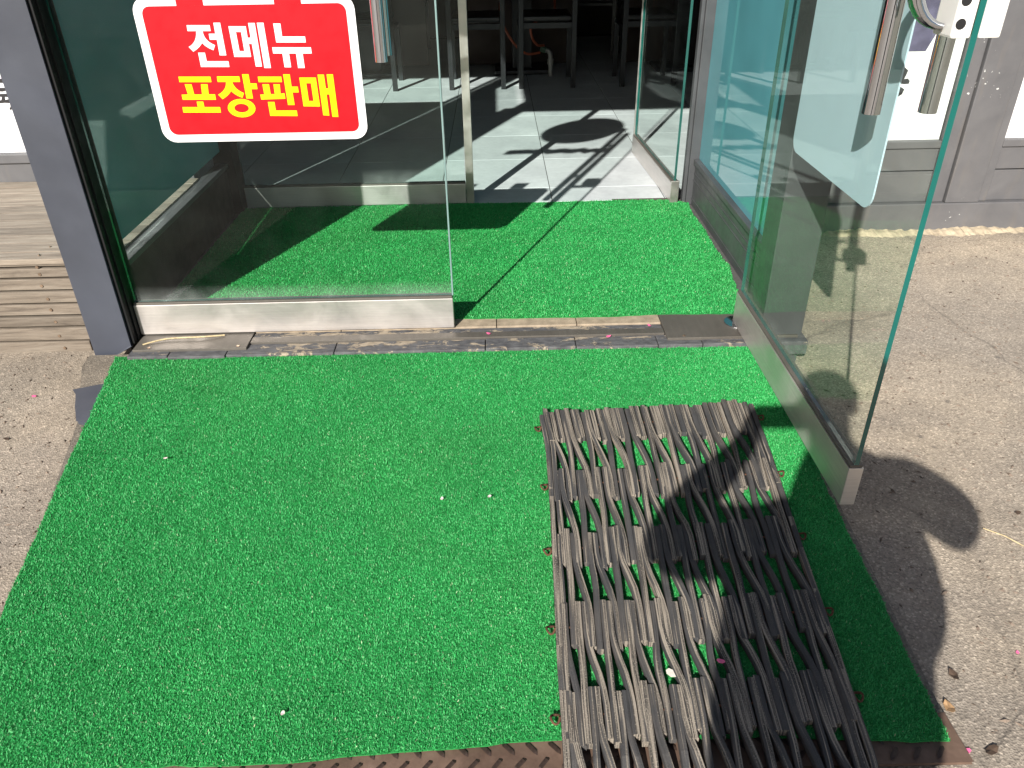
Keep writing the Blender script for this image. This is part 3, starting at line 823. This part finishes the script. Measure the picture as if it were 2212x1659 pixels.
def turf(name, label, poly, zf, dens, bw, bl, loc):
    fine = []
    for (xa, ya), (xb, yb) in zip(poly, poly[1:] + poly[:1]):                   # cut edge: slightly uneven
        k_ = max(1, int(math.hypot(xb - xa, yb - ya) / .035))
        for q in range(k_):
            t_ = q / k_
            fine.append((xa + (xb - xa) * t_ + random.gauss(0, .0018), ya + (yb - ya) * t_ + random.gauss(0, .0018)))
    poly = fine
    t = thing(name, label, 'carpet', loc)
    # backing: a thin sheet following the surface
    mb = MB()
    n = len(poly)
    ysort = sorted(set([p[1] for p in poly]))
    mb.v = [(x, y, float(zf(np.array([y]))[0]) + .0015) for x, y in poly] + [(x, y, float(zf(np.array([y]))[0]) - .0015) for x, y in poly]
    tr = tessellate_polygon([[Vector((x, y, 0)) for x, y in poly]])
    mb.f = [tuple(q) for q in tr] + [tuple(n + i for i in q[::-1]) for q in tr] + [(i, (i + 1) % n, n + (i + 1) % n, n + i) for i in range(n)]
    obj('backing', mb, 'turf_backing', t)
    xs = [p[0] for p in poly]; ys_ = [p[1] for p in poly]
    area = (max(xs) - min(xs)) * (max(ys_) - min(ys_))
    N = int(area * dens)
    x = rng.uniform(min(xs), max(xs), N); y = rng.uniform(min(ys_), max(ys_), N)
    k = in_poly(x, y, poly); x = x[k]; y = y[k]; N = len(x)
    z = zf(y) + .001
    yaw = rng.uniform(0, 2 * math.pi, N)
    lean = rng.uniform(.45, 1.40, N)                       # from upright
    ln = bl * rng.uniform(.7, 1.25, N); w = bw * rng.uniform(.7, 1.2, N)
    ux, uy = -np.sin(yaw), np.cos(yaw)
    dx, dy, dz = np.cos(yaw) * np.sin(lean), np.sin(yaw) * np.sin(lean), np.cos(lean)
    V = np.empty((N, 4, 3), np.float32)
    V[:, 0] = np.stack([x - ux * w / 2, y - uy * w / 2, z], 1)
    V[:, 1] = np.stack([x + ux * w / 2, y + uy * w / 2, z], 1)
    tw = rng.uniform(-.5, .5, N) * w
    V[:, 2] = np.stack([x + dx * ln + ux * w * .35, y + dy * ln + uy * w * .35, z + dz * ln + tw], 1)
    V[:, 3] = np.stack([x + dx * ln - ux * w * .35, y + dy * ln - uy * w * .35, z + dz * ln - tw], 1)
    me = bpy.data.meshes.new('pile')
    me.vertices.add(N * 4); me.vertices.foreach_set('co', V.reshape(-1))
    me.loops.add(N * 4); me.loops.foreach_set('vertex_index', np.arange(N * 4, dtype=np.int32))
    me.polygons.add(N); me.polygons.foreach_set('loop_start', np.arange(0, N * 4, 4, dtype=np.int32))
    me.update(); me.validate()
    p = link_mesh('pile', me, 'turf', t)
    p['kind'] = 'stuff'
    return t

zrv = lambda y: np.where(y < .9, -.086, -.086 + (np.minimum(y, 2.47) - .90) * .071 / 1.57) - .004
front = [(-1.135, .915), (-.45, .921), (.10, .953), (.50, .943), (.872, .925), (.885, 1.40), (.905, 2.0), (.922, 2.422), (.30, 2.432), (-.5, 2.441), (-1.385, 2.452), (-1.335, 2.15), (-1.275, 1.755), (-1.198, 1.307)]
turf('turf_carpet', 'large bright green artificial turf carpet in front of the doors', front, zrv, 240000, .0015, .0058, (-.1, 1.7, -.05))
inner = [(-1.352, 2.668), (-.60, 2.655), (-.17, 2.652), (.28, 2.640), (.45, 2.640), (.594, 2.650), (.75, 2.645), (.93, 2.638), (.955, 2.80), (.965, 2.95), (.985, 3.10), (.972, 3.30), (.985, 3.55), (.975, 3.75), (.987, 3.93), (.955, 3.945), (.93, 3.975), (.80, 3.985), (.60, 3.990), (.2, 3.983), (-.16, 3.990), (-1.33, 3.985)]
turf('turf_carpet', 'green artificial turf carpet inside the porch behind the threshold', inner, lambda y: np.zeros_like(y) + .002, 115000, .0021, .0068, (-.1, 3.3, 0))

# ------------------------------------------------------------------ link mat of rubber strips
mat_ = thing('rubber_link_mat', 'dark link mat of worn tyre rubber strips lying on the green carpet', 'mat', (.4, 1.4, -.05))
ML = [(2.10, .105), (2.035, .112), (1.862, .124), (1.61, .121), (1.401, .115), (1.122, .106), (.85, .102), (.4, .10)]
MR = [(2.12, .792), (2.081, .790), (1.835, .775), (1.663, .761), (1.41, .740), (1.217, .726), (1.02, .710), (.831, .697), (.4, .67)]
def interp(tab, y):
    for (y0, x0), (y1, x1) in zip(tab, tab[1:]):
        if y <= y0 and y >= y1:
            return x0 + (x1 - x0) * (y0 - y) / (y0 - y1)
    return tab[0][1] if y > tab[0][0] else tab[-1][1]
S = 43
rods = [1.955, 1.690, 1.448, 1.208, .988, .765, .545]
half = .057
def xat(slot, y):
    l, r = interp(ML, y), interp(MR, y)
    return l + (slot + .5) / S * (r - l)
def yshift(slot):
    return .032 * max(0.0, slot / S) ** 1.3
def strip(s0, y0, s1, y1, e0, e1, w, h, jx):
    """strip from slot s0 at rod y0 to slot s1 at rod y1 (y0 > y1), ends run past the rods by e0/e1"""
    sh = yshift((s0 + s1) / 2)
    y0 += sh; y1 += sh
    N = 9
    ts = [-e0, -e0 * .1, .0, .0, .0, .0, .0, .0, .0]
    yy = [y0 + e0, y0 - .02] + [y0 - .02 + (y1 + .02 - y0 + .02) * k / 5 for k in range(1, 5)] + [y1 + .02, y1 - e1] if y1 is not None else []
    pts = []
    for y in yy:
        t = (y0 - .02 - y) / (y0 - y1 - .04) if y0 - y1 > .05 else 0
        t = min(1, max(0, t)); t = t * t * (3 - 2 * t)
        s = s0 + (s1 - s0) * t
        z = zr(y) + .004
        pts.append((xat(s, y) + jx * math.sin(math.pi * t), y, z))
    return pts
SPROF = lambda w, h, k: [(-w / 2, 0), (-w / 2, h - .0022), (-w / 2 + .001, h - .0006), (-w * k, h), (w / 2 - .001, h - .0003), (w / 2, h - .0015), (w / 2, 0)]
def build_strip(pts, w, h):
    k = random.choice((.46, .45, .30, .22, .12, .05))
    prof = SPROF(w, h, k)
    flip = random.random() < .25
    if flip:
        prof = [(-q, z) for q, z in prof[::-1]]
    m = len(prof)
    us = [0]
    for a, b in zip(prof, prof[1:]):
        us.append(us[-1] + math.hypot(b[0] - a[0], b[1] - a[1]))
    verts = []; faces = []; uvs = []; L = 0
    vs = []
    lift = [random.uniform(-.001, .002) for _ in pts]
    for i, p in enumerate(pts):
        a = pts[max(0, i - 1)]; b = pts[min(len(pts) - 1, i + 1)]
        t = Vector((b[0] - a[0], b[1] - a[1], 0)).normalized()
        nx = Vector((-t.y, t.x, 0)) * -1
        if i:
            L += math.dist(pts[i - 1], p)
        vs.append(L)
        for (q, z) in prof:
            verts.append((p[0] + nx.x * -q, p[1] + nx.y * -q, p[2] + z + lift[i] * (z > .001)))
    for i in range(len(pts) - 1):
        for j in range(m - 1):
            faces.append((i * m + j, i * m + j + 1, (i + 1) * m + j + 1, (i + 1) * m + j))
            du = 2.0 if (j in (0, 1, 2) if not flip else j in (m - 2, m - 3, m - 4)) else 0.0
            uvs.append([(us[j] + du, vs[i]), (us[j + 1] + du, vs[i]), (us[j + 1] + du, vs[i + 1]), (us[j] + du, vs[i + 1])])
    for base, rev in ((0, True), ((len(pts) - 1) * m, False)):
        f = [base + j for j in range(m)]
        u = [(prof[j][0] + .3, prof[j][1]) for j in range(m)]
        if rev:
            f = f[::-1]; u = u[::-1]
        faces.append(tuple(f)); uvs.append(u)
    me = bpy.data.meshes.new('rubber_strip')
    me.from_pydata(verts, [], faces)
    uv = me.uv_layers.new(name='UVMap')
    flat = [c for f in uvs for q in f for c in q]
    uv.data.foreach_set('uv', flat)
    me.update()
    o = link_mesh('rubber_strip', me, 'rubber', mat_)
    return o
pitch = .67 / S
for gk in range(-1, 6):
    for i in range(-6, 25):
        p = i // 2
        ko = max(gk, 0)
        top = 4 * p + (i % 2) + ko
        if i % 2:
            bot = top + 2 + random.gauss(0, .12)            # strips that lean over
        else:
            bot = top + random.gauss(0, .12)           # strips that run straight
        js = random.gauss(0, .12)
        if gk == -1:
            top = bot = 4 * p + 2 + (i % 2)
        if top < -1.4 or top > S - 1.6:
            continue
        top = max(top, .7); bot = min(max(bot, .7), S - 1.9)
        w = pitch * random.uniform(.86, .99); h = random.uniform(.0135, .019)
        e0 = half * random.uniform(.85, 1.2); e1 = half * random.uniform(.85, 1.2)
        jx = random.gauss(0, .003)
        if gk == -1:
            e0 *= 1.25; e1 *= 1.25
            yy0 = rods[0] + yshift(top) + e0; yy1 = rods[0] + yshift(top) - e1
            pts = [(xat(top + js, y), y, zr(y) + .004) for y in (yy0, (yy0 * 2 + yy1) / 3, (yy0 + 2 * yy1) / 3, yy1)]
        else:
            if gk == 0:
                e0 *= 1.3
            pts = strip(top + js, rods[gk], bot + js, rods[gk + 1], e0, e1, w, h, jx)
        build_strip(pts, w, h)
    if gk >= 0:                                                  # border strips down both sides
        for sl in (-.2, S - .9):
            build_strip(strip(sl, rods[gk], sl, rods[gk + 1], half, half * .9, pitch * .9, .018, 0), pitch * .9, .018)
for k, y in enumerate(rods[:6]):
    xl, xr = interp(ML, y) - .004, interp(MR, y) + .004
    ysl, ysr = y, y + yshift(S)
    z = zr(y) + .014
    r_ = obj('rod', MB().tube([(xl, ysl, z), (xr, ysr, z)], .0025, 6), 'rust', mat_)
    for x, yy in ((xl, ysl), (xr, ysr)):
        sg = -1 if x == xl else 1
        cx = x + sg * .010
        ring = [(cx + .0095 * math.cos(q * math.pi / 6), yy + .011 * math.sin(q * math.pi / 6), z - .002 + .004 * math.cos(q)) for q in range(13)]
        obj('ring', MB().tube(ring, .0026, 6, caps=False), 'rust', r_, smooth=True)

# ------------------------------------------------------------------ dining room furniture in the dark
def make_chair(x0, x1, y0, y1):
    t = thing('dining_chair', 'chair', 'chair', ((x0 + x1) / 2, (y0 + y1) / 2, 0), 'black dining chairs in the dark room')
    w = .040
    for x in (x0, x1):
        obj('rear_leg', bx(x - w / 2, x + w / 2, y0 - w / 2, y0 + w / 2, .001, .90), 'chair_metal', t, bevel=.002)
        obj('front_leg', bx(x - w / 2, x + w / 2, y1 - w / 2, y1 + w / 2, .001, .47), 'chair_metal', t, bevel=.002)
        obj('side_rail', bx(x - w / 2, x + w / 2, y0 + w / 2 + .001, y1 - w / 2 - .001, .455, .48), 'chair_metal', t, bevel=.002)
    for y in (y0, y1):
        obj('cross_rail', bx(x0 + w / 2 + .001, x1 - w / 2 - .001, y - w / 2, y + w / 2, .470 if y == y0 else .42, .513 if y == y0 else .454), 'aluminium' if False else 'chair_metal', t, bevel=.002)
    obj('seat', bx(x0 + .016, x1 - .016, y0 + .016, y1 + .02, .515, .562), 'seat_vinyl', t, bevel=.02, seg=3)
    obj('backrest', bx(x0 + .015, x1 - .015, y0 - .018, y0 + .022, .70, .91), 'seat_vinyl', t, bevel=.014, seg=3)
    return t
def copy_tree(o, parent=None):
    c = o.copy(); C.objects.link(c); c.parent = parent
    for ch in list(o.children):
        copy_tree(ch, c)
    return c
ch0 = make_chair(-.375, .065, 6.985, 7.47)
ch0['label'] = 'black metal chair just right of the inner door edge'
for dx, lab in ((-.921, 'black metal chair seen through the closed glass door'), (.592, 'black metal chair in the middle behind the orange hose'), (1.452, 'black metal chair seen behind the folded inner door')):
    c = copy_tree(ch0); c.location.x += dx
    c['label'] = lab
for (tx, lab) in ((-1.15, 'dark dining table on a heavy pedestal, leftmost behind the closed door'), (.25, 'dark dining table behind the two middle chairs'), (1.75, 'dark dining table behind the folded inner door')):
    t = thing('dining_table', lab, 'table', (tx, 7.85, 0), 'dark dining tables')
    obj('table_top', bx(tx - .6, tx + .6, 7.42, 8.18, .715, .745), 'dark_brown', t, bevel=.006)
    obj('pedestal', bx(tx - .09, tx + .09, 7.72, 7.90, .04, .714), 'chair_metal', t, bevel=.006)
    obj('foot', bx(tx - .26, tx + .26, 7.60, 8.02, .002, .04), 'chair_metal', t, bevel=.012)
    obj('modesty_panel', bx(tx - .5, tx + .5, 8.10, 8.13, .02, .70), 'dark_brown', t)
for k_, (x_, y_, lab) in enumerate(((.42, 9.05, 'black metal chair on the far side of the middle table'), (-.95, 9.05, 'black metal chair on the far side of the leftmost table'), (1.55, 9.05, 'black metal chair on the far side of the right table'), (1.02, 8.95, 'black metal chair between the middle and right tables'))):
    c = copy_tree(ch0); c.location = (x_, y_, 0); c.rotation_euler = (0, 0, math.pi if k_ < 3 else R_(80))
    c['label'] = lab
pp = thing('gas_pipe', 'grey pipe elbow with green valve standing out of the tiled floor', 'pipe', (.50, 7.54, 0))
obj('pipe', MB().tube([(.50, 7.54, 0), (.50, 7.54, .15), (.497, 7.54, .19), (.48, 7.54, .215), (.455, 7.54, .22)], .021, 12), 'pipe_grey', pp, smooth=True)
obj('collar', MB().tube([(.50, 7.54, .10), (.50, 7.54, .145)], .029, 12), 'pipe_grey', pp, smooth=True)
obj('valve', MB().tube([(.454, 7.54, .22), (.41, 7.54, .235)], .026, 10), plain('valve_green', (.10, .17, .12), .5), pp, smooth=True)
def curve(ctrl, n=8):
    out = []
    P = [Vector(ctrl[0])] + [Vector(c) for c in ctrl] + [Vector(ctrl[-1])]
    for i in range(1, len(P) - 2):
        for k in range(n):
            t = k / n
            out.append(.5 * ((2 * P[i]) + (-P[i - 1] + P[i + 1]) * t + (2 * P[i - 1] - 5 * P[i] + 4 * P[i + 1] - P[i + 2]) * t * t + (-P[i - 1] + 3 * P[i] - 3 * P[i + 1] + P[i + 2]) * t ** 3))
    out.append(P[-1])
    return out
h1 = obj('gas_hose', MB().tube(curve([(.12, 7.45, .74), (.05, 7.45, .60), (.08, 7.46, .44), (.17, 7.48, .29), (.28, 7.5, .20), (.405, 7.54, .20)]), .0105, 8), 'hose', smooth=True)
tag(h1, 'orange gas hose drooping from the table past the chair legs', 'hose', 'gas hoses')
h2 = obj('gas_hose', MB().tube(curve([(.52, 7.50, .72), (.53, 7.5, .52), (.47, 7.45, .52), (.33, 7.44, .44), (.33, 7.46, .34), (.38, 7.5, .27), (.44, 7.54, .26)]), .0105, 8), 'hose', smooth=True)
tag(h2, 'shorter orange gas hose curling down to the green valve', 'hose', 'gas hoses')

# ------------------------------------------------------------------ the photographer, whose shadow falls on mat and ground
def build_person():
    t = thing('person', 'person in dark jacket standing outside, holding up a phone, casting the shadow', 'person', (.08, -.36, GROUND_Z))
    V = []; E = []; RAD = []
    def add(p, r, to=None):
        V.append(p); RAD.append(r if isinstance(r, tuple) else (r, r))
        if to is not None:
            E.append((to, len(V) - 1))
        return len(V) - 1
    cx, cy = .068, -.37
    pel = add((cx - .02, cy, .78), (.265, .17))
    wst = add((cx - .02, cy - .01, .96), (.265, .17), pel)
    ch = add((cx, cy - .005, 1.12), (.225, .14), wst)
    up = add((cx - .01, cy + .01, 1.31), (.095, .09), ch)
    add((-.165, -.335, 1.03), .085, ch); add((.315, -.325, 1.14), .085, ch)
    nk = add((cx - .035, cy + .03, 1.45), .06, up)
    hb = add((cx - .05, cy + .05, 1.525), .083, nk)
    hd = add((cx - .055, cy + .055, 1.615), .093, hb)
    add((cx - .055, cy + .05, 1.685), .066, hd)
    for s, el, wr in ((1, (.472, -.27, 1.125), (.098, -.06, 1.285)), (-1, (-.365, -.25, 1.115), (-.098, -.055, 1.285))):
        sh = add((cx + s * .18, cy, 1.335 if s > 0 else 1.215), .082 if s > 0 else .07, up)
        m1 = add(((cx + s * .19) * .45 + el[0] * .55, cy * .45 + el[1] * .55, 1.335 * .45 + el[2] * .55 - (.0 if s > 0 else .06)), .092, sh)
        e = add(el, .072, m1)
        m2 = add(tuple(el[k] * .45 + wr[k] * .55 for k in range(3)), .057, e)
        w = add(wr, .034, m2)
        pm = add((s * .100, -.030, 1.325), (.028, .020), w)
        for fz, fy in ((.022, 0), (.004, .004), (-.014, .004), (-.030, 0)):        # four fingers round the back of the phone
            a = add((s * .098, -.016 + fy, 1.333 + fz), .0105, pm)
            b = add((s * .080, -.004, 1.334 + fz), .0088, a)
            add((s * .062, -.010, 1.335 + fz), .0078, b)
        th = add((s * .092, -.045, 1.345), .0125, pm)
        th = add((s * .075, -.040, 1.362), .0105, th)
        add((s * .058, -.030, 1.368), .009, th)
    for s in (1, -1):
        hp = add((cx + s * .10, cy, .68), .115, pel)
        kn = add((cx + s * .12, cy + .02, .36), .078, hp)
        an = add((cx + s * .13, cy - .01, -.03), .052, kn)
        hl = add((cx + s * .13, cy - .04, -.075), .042, an)
        add((cx + s * .15, cy + .15, -.088), .036, an)
    me = bpy.data.meshes.new('body_base')
    me.from_pydata(V, E, [])
    o = bpy.data.objects.new('body_base', me); C.objects.link(o)
    o.modifiers.new('skin', 'SKIN'); sub = o.modifiers.new('sub', 'SUBSURF'); sub.levels = 2; sub.render_levels = 2
    for i, sv in enumerate(me.skin_vertices[0].data):
        sv.radius = RAD[i]; sv.use_root = (i == 0)
    dg = bpy.context.evaluated_depsgraph_get()
    dg.update()
    bmesh_ = bpy.data.meshes.new_from_object(o.evaluated_get(dg))
    bpy.data.objects.remove(o)
    bmesh_.name = 'body'
    bmesh_.materials.clear()
    for mname in ('jacket', 'trousers', 'skin', 'shoe'):
        bmesh_.materials.append(M[mname])
    for p in bmesh_.polygons:
        c = p.center
        if c.z > 1.44 or (c.y > -.075 and c.z > 1.2):
            p.material_index = 2
        elif c.z < -.03:
            p.material_index = 3
        elif c.z < .74:
            p.material_index = 1
        p.use_smooth = True
    b = link_mesh('body', bmesh_, None, t)
    # hair cap and ears, nose
    def blob(name, c, r, mat, nu=16, nv=10, cut=-1.0):
        mb = MB()
        for j in range(nv + 1):
            ph = math.pi * j / nv
            for i in range(nu):
                th = 2 * math.pi * i / nu
                wob = 1 + .04 * math.sin(5 * th + j)
                mb.v.append((c[0] + r[0] * math.sin(ph) * math.cos(th) * wob, c[1] + r[1] * math.sin(ph) * math.sin(th) * wob, c[2] + r[2] * max(math.cos(ph), cut)))
        for j in range(nv):
            for i in range(nu):
                mb.f.append((j * nu + i, j * nu + (i + 1) % nu, (j + 1) * nu + (i + 1) % nu, (j + 1) * nu + i))
        return obj(name, mb, mat, t, smooth=True)
    blob('hair', (cx - .055, cy + .040, 1.640), (.100, .108, .085), 'hair', cut=-.35)
    for s in (1, -1):
        blob('ear', (cx - .053 + s * .094, cy + .05, 1.575), (.012, .022, .032), 'skin', 10, 8)
    blob('nose', (cx - .055, cy + .155, 1.575), (.016, .024, .026), 'skin', 10, 8)
    return t
build_person()
# phone held just behind the picture plane
fwd = ROT @ Vector((0, 0, -1)); rgt = ROT @ Vector((1, 0, 0)); upv = ROT @ Vector((0, 1, 0))
pc = Vector((0, 0, 1.34)) - fwd * .010 - rgt * .0 - upv * .012
mb = MB()
mb.v = [tuple(pc + rgt * x + upv * y + fwd * z) for (x, y, z) in bx(-.081, .081, -.038, .038, -.006, .003).v]
mb.f = bx(0, 1, 0, 1, 0, 1).f
tag(obj('phone', mb, 'black_plastic', bevel=.003), 'black phone held up in both hands by the person', 'phone')

# ------------------------------------------------------------------ litter
def flake(name, label, cat, mat, x, y, z, size, asp=.7, curl=.25, n=7, group=None):
    mb = MB()
    a0_ = random.uniform(0, 6.28)
    ring = []
    for i in range(n):
        q = 2 * math.pi * i / n
        r = size * random.uniform(.7, 1.1)
        u, v = r * math.cos(q), r * asp * math.sin(q)
        ring.append((x + u * math.cos(a0_) - v * math.sin(a0_), y + u * math.sin(a0_) + v * math.cos(a0_), z + .001 + curl * size * (u / size) ** 2))
    top = ring + [(x, y, z + .001)]
    mb.v = top + [(p[0], p[1], p[2] + .0008) for p in top]
    for i in range(n):
        j = (i + 1) % n
        mb.f += [(i, j, n), (n + 1 + j, n + 1 + i, 2 * n + 1), (i, j, n + 1 + j, n + 1 + i)]
    return tag(obj(name, mb, mat), label, cat, {'petal': 'scattered petals', 'leaf': 'dry leaves on the concrete'}.get(cat))
G_ = GROUND_Z + .001
flake('petal', 'pink petal on concrete by the corner of the steel plate', 'petal', 'petal_pink', .914, .922, G_, .009)
flake('petal', 'pink petal on the concrete near the right edge', 'petal', 'petal_pink', 1.15, 1.155, G_, .006)
flake('petal', 'pink petal lying on the rubber mat strips', 'petal', 'petal_pink', .452, 1.097, zr(1.1) + .030, .009)
flake('petal', 'pink petal on the dark threshold, nearest the closed door', 'petal', 'petal_pink', -.049, 2.530, .0, .010)
flake('petal', 'pink petal on the flaking threshold stone in the middle', 'petal', 'petal_pink', .387, 2.495, -.005, .011)
flake('petal', 'pink petal on the threshold right beside the steel hinge plate', 'petal', 'petal_pink', .55, 2.57, -.003, .009)
flake('petal', 'pink petal on the concrete left of the green carpet', 'petal', 'petal_pink', -1.66, 2.36, G_, .010)
flake('petal', 'pale petal on the open green carpet, nearer the mat', 'petal', 'petal_pale', -.045, 1.66, zr(1.66) + .007, .007)
flake('petal', 'pale petal on the open green carpet, left of another one', 'petal', 'petal_pale', -.175, 1.655, zr(1.66) + .007, .0065)
flake('petal', 'pale petal on the upper left of the large green carpet', 'petal', 'petal_pale', -1.0, 1.86, zr(1.86) + .007, .006)
flake('petal', 'white petal low on the large green carpet near the plate', 'petal', 'petal_pale', -.47, 1.02, zr(1.02) + .007, .006)
flake('paper_scrap', 'pale paper scrap in a gap of the rubber mat', 'paper', 'paper', .345, 1.085, zr(1.09) + .012, .016, .7, .1)
flake('dry_leaf', 'small dark dry leaf on the concrete right of the carpet', 'leaf', 'leaf_brown', .977, 1.099, G_, .016, .6, .4)
flake('dry_leaf', 'larger dark dry leaf near the bottom right corner', 'leaf', 'leaf_brown', .962, .922, G_, .022, .5, .4)
flake('dry_leaf', 'curled tan dry leaf at the carpet edge', 'leaf', 'leaf_tan', .926, 1.020, G_, .017, .6, .5)
flake('dry_leaf', 'small dark leaf on sunny concrete far right', 'leaf', 'leaf_brown', 1.42, 1.62, G_, .011, .7, .4)
flake('dry_leaf', 'tiny dark leaf on the concrete left of the carpet', 'leaf', 'leaf_brown', -1.62, 2.10, G_, .013, .6, .3)
s1_ = obj('straw', MB().tube([(1.29, 1.56, G_ + .004), (1.33, 1.525, G_ + .006), (1.37, 1.475, G_ + .003)], .0016, 6), 'straw'); tag(s1_, 'thin dry straw on the concrete beside the shadow', 'straw')
s2_ = obj('straw', MB().tube(curve([(-1.30, 2.50, .004), (-1.22, 2.53, .010), (-1.10, 2.535, .012), (-1.02, 2.556, .006)]), .003, 6), 'straw'); tag(s2_, 'dry plant stalk lying on the hinge plate by the post', 'straw')
# loose grains and bits of grit on the concrete: too many to count
N = 2600
gx_ = np.concatenate([rng.uniform(.95, 3.2, N), rng.uniform(-2.4, -1.2, N // 2)]); gy_ = np.concatenate([rng.uniform(.8, 3.7, N), rng.uniform(1.0, 2.66, N // 2)])
mb = MB()
for x, y in zip(gx_, gy_):
    if x < -1.2 and y > 1.0 and x > -1.40 - (y - 2.45) * -.16:
        pass
    s_ = abs(random.gauss(.0018, .0012)) + .0008; o = len(mb.v); a = random.uniform(0, 6.28)
    el = random.uniform(1, 3.0)
    pts = [(x + s_ * el * math.cos(a), y + s_ * el * math.sin(a)), (x - s_ * math.sin(a), y + s_ * math.cos(a)), (x - s_ * el * math.cos(a), y - s_ * el * math.sin(a)), (x + s_ * math.sin(a), y - s_ * math.cos(a))]
    mb.v += [(p[0], p[1], GROUND_Z + .0005) for p in pts] + [(x, y, GROUND_Z + s_ * 1.1)]
    mb.f += [(o, o + 1, o + 4), (o + 1, o + 2, o + 4), (o + 2, o + 3, o + 4), (o + 3, o, o + 4)]
gt = obj('grit', mb, plain('grit_mat', (.17, .13, .10), .9, vary=.7, vscale=40), fix=False)
gt['kind'] = 'stuff'; tag(gt, 'loose grit scattered over the concrete', 'grit')
